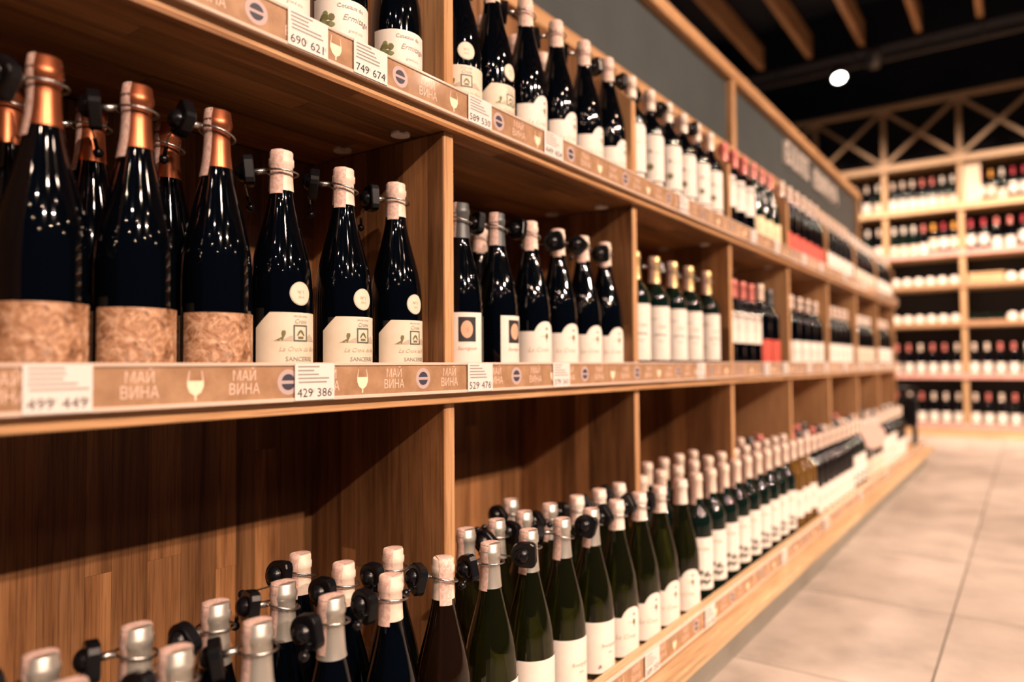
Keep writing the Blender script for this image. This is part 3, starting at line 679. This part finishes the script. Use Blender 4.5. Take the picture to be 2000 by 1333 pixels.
def fillbay(bay, n, k, rel=None, var=1):
    a, c = DIV[bay]+0.058, DIV[bay+1]-0.058
    return [(a+(c-a)*i/(n-1), k, random.uniform(34, 48), (rel+random.uniform(-20, 20)) if rel is not None and i > 0 and random.random() < 0.6 else None, var) for i in range(n)]
GM, GT, GB = 'bottles on the middle shelf', 'bottles on the top shelf', 'bottles on the base shelf'
# middle shelf
row([(0.310, 'rock', 14, -58, 2), (0.404, 'rock', 10, -88, 2), (0.503, 'rock', 14, -66, 2), (0.597, 'sanc', 0, -86, 2), (0.705, 'sanc', 0, -86, 2), (0.812, 'sanc', 0, -66, 2)], -0.075, ZM, 'middle shelf first bay', GM)
row([(0.311, 'rock', 20, -95, 2), (0.398, 'rock', 20, -80, 2), (0.492, 'rock', 20, -100, 2)], -0.172, ZM, 'middle shelf back row, first bay', GM)
row([(0.968, 'paint', 34, -100, 2), (1.074, 'paint', 0, -60, 1), (1.186, 'arch', 16, -38, 1), (1.290, 'arch', 18, -12, 1), (1.394, 'arch', 20, -16, 1), (1.497, 'arch', 20, -14, 1)], -0.072, ZM, 'middle shelf second bay', GM)
row([(1.035, 'paint', 0, -30, 2), (1.150, 'arch', 2, -55, 2)], -0.172, ZM, 'middle shelf back row, second bay', GM)
row([(1.650, 'arms', 46, None), (1.770, 'arms', 48, -80, 2), (1.888, 'arms', 42, -60, 2), (2.006, 'arms', 50, -85, 2), (2.150, 'arms', 38, -85, 2)], -0.070, ZM, 'middle shelf third bay', GM)
row([(2.300, 'midband', 42), (2.392, 'midband', 42), (2.484, 'midband', 42), (2.576, 'midband', 42), (2.690, 'redlow', 42), (2.810, 'redpink', 42)], -0.070, ZM, 'middle shelf fourth bay', GM)
row([(2.31, 'midband', 42), (2.41, 'midband', 42), (2.51, 'midband', 42), (2.62, 'redpink', 42)], -0.180, ZM, 'middle shelf back row, fourth bay', GM)
row(fillbay(4, 5, 'whitelow', -60), -0.070, ZM, 'middle shelf fifth bay', GM)
row(fillbay(5, 6, 'whitelow'), -0.070, ZM, 'middle shelf sixth bay', GM)
row([(a, 'farr' if i < 2 else 'creamlow') for i, (a, *_) in enumerate(fillbay(5, 5, 'creamlow'))], -0.172, ZM, 'middle shelf back row, sixth bay', GM)
row(fillbay(6, 6, 'creamlow'), -0.070, ZM, 'middle shelf seventh bay', GM)
row(fillbay(7, 6, 'whitelow'), -0.070, ZM, 'middle shelf eighth bay', GM)
# top shelf
row([(0.375, 'vine', 22), (0.480, 'vine', 22), (0.585, 'vine', 22), (0.690, 'vine', 23), (0.806, 'vine', 24)], -0.068, ZT, 'top shelf first bay', GT)
row([(0.950, 'sanc', 30, None), (1.048, 'sanc', 0, -80, 2), (1.158, 'arch', 4, -85, 2), (1.272, 'arch', 4, -85, 2), (1.388, 'arch', 4, -85, 2), (1.500, 'arch', 4, -45, 1)], -0.060, ZT, 'top shelf second bay', GT)
row([(1.055, 'paper', 0, -80, 2), (1.165, 'paper', 0, -80, 2), (1.275, 'paper', 0, -90, 2), (1.385, 'paper', 0, -90, 2)], -0.168, ZT, 'top shelf back row, second bay', GT)
row([(1.622, 'dot', 62, -40, 1), (1.734, 'dot', 66, -60, 1), (1.848, 'dot', 58, -30, 1), (1.955, 'dot', 64, -60, 1), (2.060, 'dot', 46, -20, 1), (2.168, 'dot', 54)], -0.060, ZT, 'top shelf third bay', GT)
row([(1.66, 'dot', 0, -60, 1), (1.77, 'dot', 0, -60, 1), (1.88, 'dot', 0, -60, 1)], -0.168, ZT, 'top shelf back row, third bay', GT)
row([(2.296, 'midband', 42), (2.394, 'midband', 42), (2.494, 'midband', 42), (2.598, 'straw', 42), (2.700, 'straw', 42), (2.802, 'straw', 42)], -0.060, ZT, 'top shelf fourth bay', GT)
row([(2.33, 'midband', 42), (2.43, 'midband', 42), (2.55, 'straw', 42), (2.66, 'straw', 42)], -0.168, ZT, 'top shelf back row, fourth bay', GT)
row(fillbay(4, 6, 'redlow'), -0.060, ZT, 'top shelf fifth bay', GT)
row([(a, 'farw') for a, *_ in fillbay(4, 5, 'farw')], -0.168, ZT, 'top shelf back row, fifth bay', GT)
row(fillbay(5, 6, 'whitelow'), -0.060, ZT, 'top shelf sixth bay', GT)
row([(a, 'farp') for a, *_ in fillbay(5, 5, 'farp')], -0.168, ZT, 'top shelf back row, sixth bay', GT)
row(fillbay(6, 6, 'creamlow'), -0.060, ZT, 'top shelf seventh bay', GT)
row(fillbay(7, 6, 'whitelow'), -0.060, ZT, 'top shelf eighth bay', GT)
# base shelf: front row, second row, third row
row([(0.290, 'silver', 0, -70, 0, -0.003), (0.386, 'silver', 0, -50, 2), (0.478, 'silver', 0, -88, 2), (0.580, 'silver', 0, -42, 0), (0.678, 'paper', 0, -52, 0), (0.782, 'brownb', 0, -62, 0)], 0.048, ZB, 'base shelf front row, first bay', GB)
row([(0.304, 'silver', 0, -65, 2), (0.396, 'silver', 0, -80, 0), (0.488, 'silver', 0, -52, 3), (0.582, 'silver', 0, -70, 2), (0.682, 'paper', 0, -42, 0), (0.778, 'paper', 0, -46, 0)], -0.048, ZB, 'base shelf second row, first bay', GB)
row([(0.680, 'paper', 0, -45, 3)], -0.140, ZB, 'base shelf third row, first bay', GB)
row([(0.888, 'green', 22, -55, 0), (0.993, 'green', 22, -12, 1), (1.098, 'green', 22, -80, 2), (1.203, 'green', 22, -15, 1), (1.306, 'greenarch', 22, -40, 2), (1.410, 'greenarch', 22, -40, 2), (1.512, 'greenarch', 22, -40, 2)], 0.0515, ZB, 'base shelf front row, second bay', GB)
row([(0.940, 'green', 22, None), (1.0255, 'green', 22, -30, 2), (1.111, 'green', 22, -38, 1), (1.200, 'green', 22, -42, 0), (1.304, 'greenarch', 22, -50, 2), (1.400, 'greenarch', 22, -50, 2), (1.494, 'greenarch', 22, -50, 0)], -0.040, ZB, 'base shelf second row, second bay', GB)
row([(1.196, 'green', 22, -40, 3)], -0.132, ZB, 'base shelf third row, second bay', GB)
Y = 1.628; seq = ['greenarch'] + ['crest']*9 + ['golden']*3 + ['whitelow']*7 + ['crest']*3 + ['creamlow']*5 + ['dot']*5 + ['whitelow']*8
def baserow(x, y, pitch, seq, kindfix, rowname):
    per = {}; last = 5.16
    for i, k in enumerate(seq):
        yy = y+pitch*i
        if yy > last: break
        bay = min(7, max(0, int((yy-DIV[0])/DW))); per.setdefault(bay, []).append((yy, k, random.uniform(38, 50), -60 if (kindfix and i < 4) else None, 1))
    for b_, it in per.items(): row(it, x, ZB, f'base shelf {rowname}, {ORD[b_]} bay', GB)
baserow(0.054, 1.628, 0.098, seq, False, 'front row')
def bayrows(x, rowname, kinds):
    for b_ in range(2, 8):
        a, c = DIV[b_]+0.060, DIV[b_+1]-0.060
        row([(a+(c-a)*i/5, kinds[b_][i % len(kinds[b_])], random.uniform(35, 50)) for i in range(6)], x, ZB, f'base shelf {rowname}, {ORD[b_]} bay', GB)
bayrows(-0.040, 'second row', {2: ['crest', 'crest', 'paper', 'crest', 'crest', 'crest'], 3: ['crest'], 4: ['midband', 'redpink', 'creamlow'], 5: ['creamlow', 'redpink', 'dot'], 6: ['farw', 'redpink', 'creamlow'], 7: ['farw', 'redpink']})
bayrows(-0.130, 'third row', {2: ['crest'], 3: ['crest', 'redpink', 'midband'], 4: ['midband', 'midband', 'redpink'], 5: ['paper', 'redpink', 'midband'], 6: ['farp', 'paper', 'redpink'], 7: ['farp', 'redpink']})
# round pale shelf card and the black two-legged stand at the far end
b = MB(); n = 28
C = [(0.062*math.cos(2*PI*k/n), 0.062*math.sin(2*PI*k/n)) for k in range(n)]
cardd = empty('round_card', (0.107, 3.86, 0.1655)); tag(cardd, 'round pale pink card standing among the base shelf bottles', 'card')
b.prism([(y, z+0.20) for y, z in C], 'x', -0.001, 0.001); o = link('card_disc', fixn(b.mesh('card_disc', plain('pale_pink_card', (0.82, 0.60, 0.52), 0.6))), cardd)
o.rotation_euler = (0, 0, math.radians(-62))
MB().box(-0.002, 0.002, -0.004, 0.004, 0.001, 0.145).obj('card_stem', WHITEP, cardd)
stand = empty("display_stand", (0.03, 5.74, BASE_T+0.0005)); tag(stand, 'black two-legged display stand at the far end of base shelf', 'display stand')
MB().box(-0.064, 0.064, -0.05, 0.05, 0.13, 0.345, 0, 0.02).obj('stand_body', PLASTIC, stand)
for sx in (-1, 1): MB().tube([(sx*0.040, 0, 0.165), (sx*0.044, 0, 0.08), (sx*0.042, 0, 0.001)], 0.018, 10).obj('stand_leg', PLASTIC, stand)
MB().tube([(-0.05, 0, 0.34), (-0.045, 0, 0.40), (0.045, 0, 0.40), (0.05, 0, 0.34)], 0.009, 8).obj('stand_handle', PLASTIC, stand)

# ------------------------------------------------------------------ the rack on the far wall
far = empty('far_wine_rack', (0, 8.2, 0)); tag(far, 'tall pale wooden wine rack with cross lattice across the far wall', 'shelving')
PX = [-1.76+0.665*i for i in range(8)]
FX0, FX1 = PX[0]-0.03, PX[-1]+0.03
for x in PX:
    MB().box(x-0.022, x+0.022, 0.0, 0.045, 0.02, 3.36, 0, 0.003).obj('post', WPALEZ, far)
    MB().box(x-0.010, x+0.010, 0.045, 0.40, 0.02, 2.73).obj('side_panel', WPALEZ, far)
MB().box(FX0, FX1, 0.40, 0.415, 0.0, 2.75).obj('back_panel', plain('dark_back_panel', (0.02, 0.022, 0.028), 0.6), far)
LEV = [(0.115, 'rose'), (0.60, 'rose'), (1.11, 'kraft'), (1.49, 'kraft'), (1.80, 'rose'), (2.265, None), (2.73, None)]
for z, rl in LEV:
    MB().box(FX0, FX1, -0.012, 0.40, z-0.04, z, 0, 0.003).obj('shelf_board', WPALEX, far)
    if rl:
        MB().box(FX0, FX1, -0.021, -0.0125, z-0.038, z+0.010, 0, 0.001).obj('price_rail', ROSER if rl == 'rose' else KRAFT, far)
    else:
        MB().box(FX0, FX1, -0.030, -0.0125, z-0.055, z+0.012, 0, 0.004).obj('front_beam', WPALEX, far)
MB().box(FX0, FX1, -0.012, 0.05, 0.0, 0.075, 0, 0.002).obj('plinth', WPALEX, far)
MB().box(FX0, FX1, -0.006, 0.05, 3.32, 3.37, 0, 0.003).obj('lattice_rail', WPALEX, far)
LZ0, LZ1 = 2.745, 3.325
for x0, x1 in zip(PX, PX[1:]):
    for sgn, yoff in ((0, 0.004), (1, 0.024)):
        a = Vector((x0, 0, LZ0 if sgn == 0 else LZ1)); c = Vector((x1, 0, LZ1 if sgn == 0 else LZ0)); d = c-a; ln = d.length
        o = MB().box(-ln/2+0.02, ln/2-0.02, 0, 0.019, -0.017, 0.017, 0, 0.002).obj('lattice_brace', WPALEX, far, tuple((a+c)/2+Vector((0, yoff, 0))))
        o.rotation_euler = (0, -math.atan2(d.z, d.x), 0)
# pale notice board at the post of the top far shelf
nb = MB().box(0.265, 0.40, 8.215, 8.225, 2.268, 2.64, 0, 0.001).obj('notice_board', plain('pale_notice_board', (0.78, 0.60, 0.44), 0.6)); tag(nb, 'pale blank board leaning on the top shelf of far rack', 'board')
# tilted wooden cradles and bottles lying on the two narrow shelves
BAYN = {1: 'far left', 2: 'left', 3: 'right', 4: 'far right', 5: 'outer right'}
rnd = random.Random(11)
def farrow(lv, bay, seqk, zname):
    x0, x1 = PX[bay]+0.07, PX[bay+1]-0.07; n = len(seqk)
    for i, k in enumerate(seqk):
        if k is None: continue
        bt = bottle(k, x0+(x1-x0)*i/(n-1), 8.2+0.065, LEV[lv][0]+0.0005, f"{KIND[k]['desc']}, {ORD[i]} from left, far rack {zname} shelf, {BAYN[bay]} bay", 'bottles on the far rack', 90)
for bay in (1, 2, 3, 4):
    if bay == 1: A = ['fars','fars','fars','fars','farw','fars']; B2 = ['farp','fars','farw','farp','fars','farw']; C2 = ['farw']*6; D2 = ['farw']*6
    elif bay == 2: A = ['farw','farw','farw','farp','farp','fars','fars']; B2 = ['fars','fars','fars','farp','fara','farr','fara']; C2 = ['farp','farp','farw','farp','farp','farw']; D2 = ['farp','farw','farp','farw','farw','farw']
    elif bay == 3: A = [None,'farr','fara','fars','farr','farr','farr']; B2 = ['farr','farr','farp','farp','farr','farr']; C2 = ['farw','farw','farp','farp','fars','farp']; D2 = ['farw','farp','farw','farp','farw','farw']
    else: A = B2 = C2 = D2 = ['farp','farw','farp','farw']
    farrow(5, bay, A, 'top'); farrow(4, bay, B2, 'second'); farrow(1, bay, C2, 'fifth'); farrow(0, bay, D2, 'lowest')
WRAP = MB().lathe([(0.0, -0.0012), (0.030, -0.0012), (0.0375, 0.0), (0.0398, 0.006), (0.0398, 0.09)], 28, 0, False, False).mesh('base_wrap', PAPER['white'])
for lv, nm in ((3, 'third'), (2, 'fourth')):
    for bay in (2, 3, 4):
        x0, x1 = PX[bay], PX[bay+1]
        n = 6
        for i in range(n):
            if bay == 3 and lv == 3 and i < 3: continue
            k = 'farw' if (i+lv) % 3 else 'farp'
            if bay == 3 and lv == 2 and i < 3: k = 'fars'
            xx = x0+0.075+(x1-x0-0.15)*i/(n-1)
            e = bottle(k, xx, 8.2+0.05, LEV[lv][0]+0.0415, f"lying bottle with {'dark' if k == 'fars' else 'pale'} round end, {ORD[i]} from left, far rack {nm} shelf, {BAYN[bay]} bay", 'bottles lying on the far rack')
            if k != 'fars': link('base_wrap', WRAP, e)
            e.rotation_euler = Matrix(((0, 1, 0), (0, 0, 1), (1, 0, 0))).to_euler()   # base towards the aisle, label up
crate = empty('wooden_box', (0.42, 8.33, LEV[3][0]+0.0005)); tag(crate, 'pale wooden wine box lying on the third shelf of far rack', 'box')
MB().box(-0.145, 0.145, -0.09, 0.09, 0, 0.075, 0, 0.002).obj('box_body', WPALEX, crate); MB().box(-0.15, 0.15, -0.095, 0.095, 0.0752, 0.092, 0, 0.002).obj('box_lid', WPALEX, crate)

# ------------------------------------------------------------------ lighting track on the dark beam, with two spotlights
trk = empty('lighting_track', (0, 7.18, 3.45)); tag(trk, 'dark lighting track hung below the ceiling beam', 'lighting track')
MB().box(-1.7, 3.0, -0.018, 0.018, 0.0, 0.03, 0, 0.003).obj('track_rail', HOUSING, trk)
for x in (-1.18, -0.5, 0.09, 0.49, 1.4): MB().tube([(x, 0, 0.03), (x, 0.0, 0.17)], 0.006, 8).obj('hanger', HOUSING, trk)
def lampobj(x, y, z, aim, lens, label):
    e = empty('track_spotlight', (x, y, z)); tag(e, label, 'spotlight')
    e.rotation_euler = (Vector(aim)-Vector((x, y, z))).to_track_quat('-Z', 'Y').to_euler()
    MB().lathe([(0.030, 0.13), (0.050, 0.10), (0.062, 0.03), (0.066, -0.045), (0.060, -0.045), (0.056, -0.036)][::-1], 24, 0, False, True).obj('lamp_housing', HOUSING, e)
    MB().lathe([(0.0, -0.036), (0.0605, -0.0358)][::-1], 24, 0, False, False).obj('lamp_lens', lens, e)
    return e
lampobj(-0.62, 7.06, 3.37, (0.3, 5.2, 0.0), LENS, 'lit round track spotlight facing the aisle, on the dark beam')
lampobj(-0.33, 7.06, 3.43, (-1.5, 9.5, 1.2), LENSOFF, 'unlit track spotlight turned away, right of the lit one')
spot((-0.59, 6.99, 3.30), (0.3, 5.2, 0.0), 110, 80)
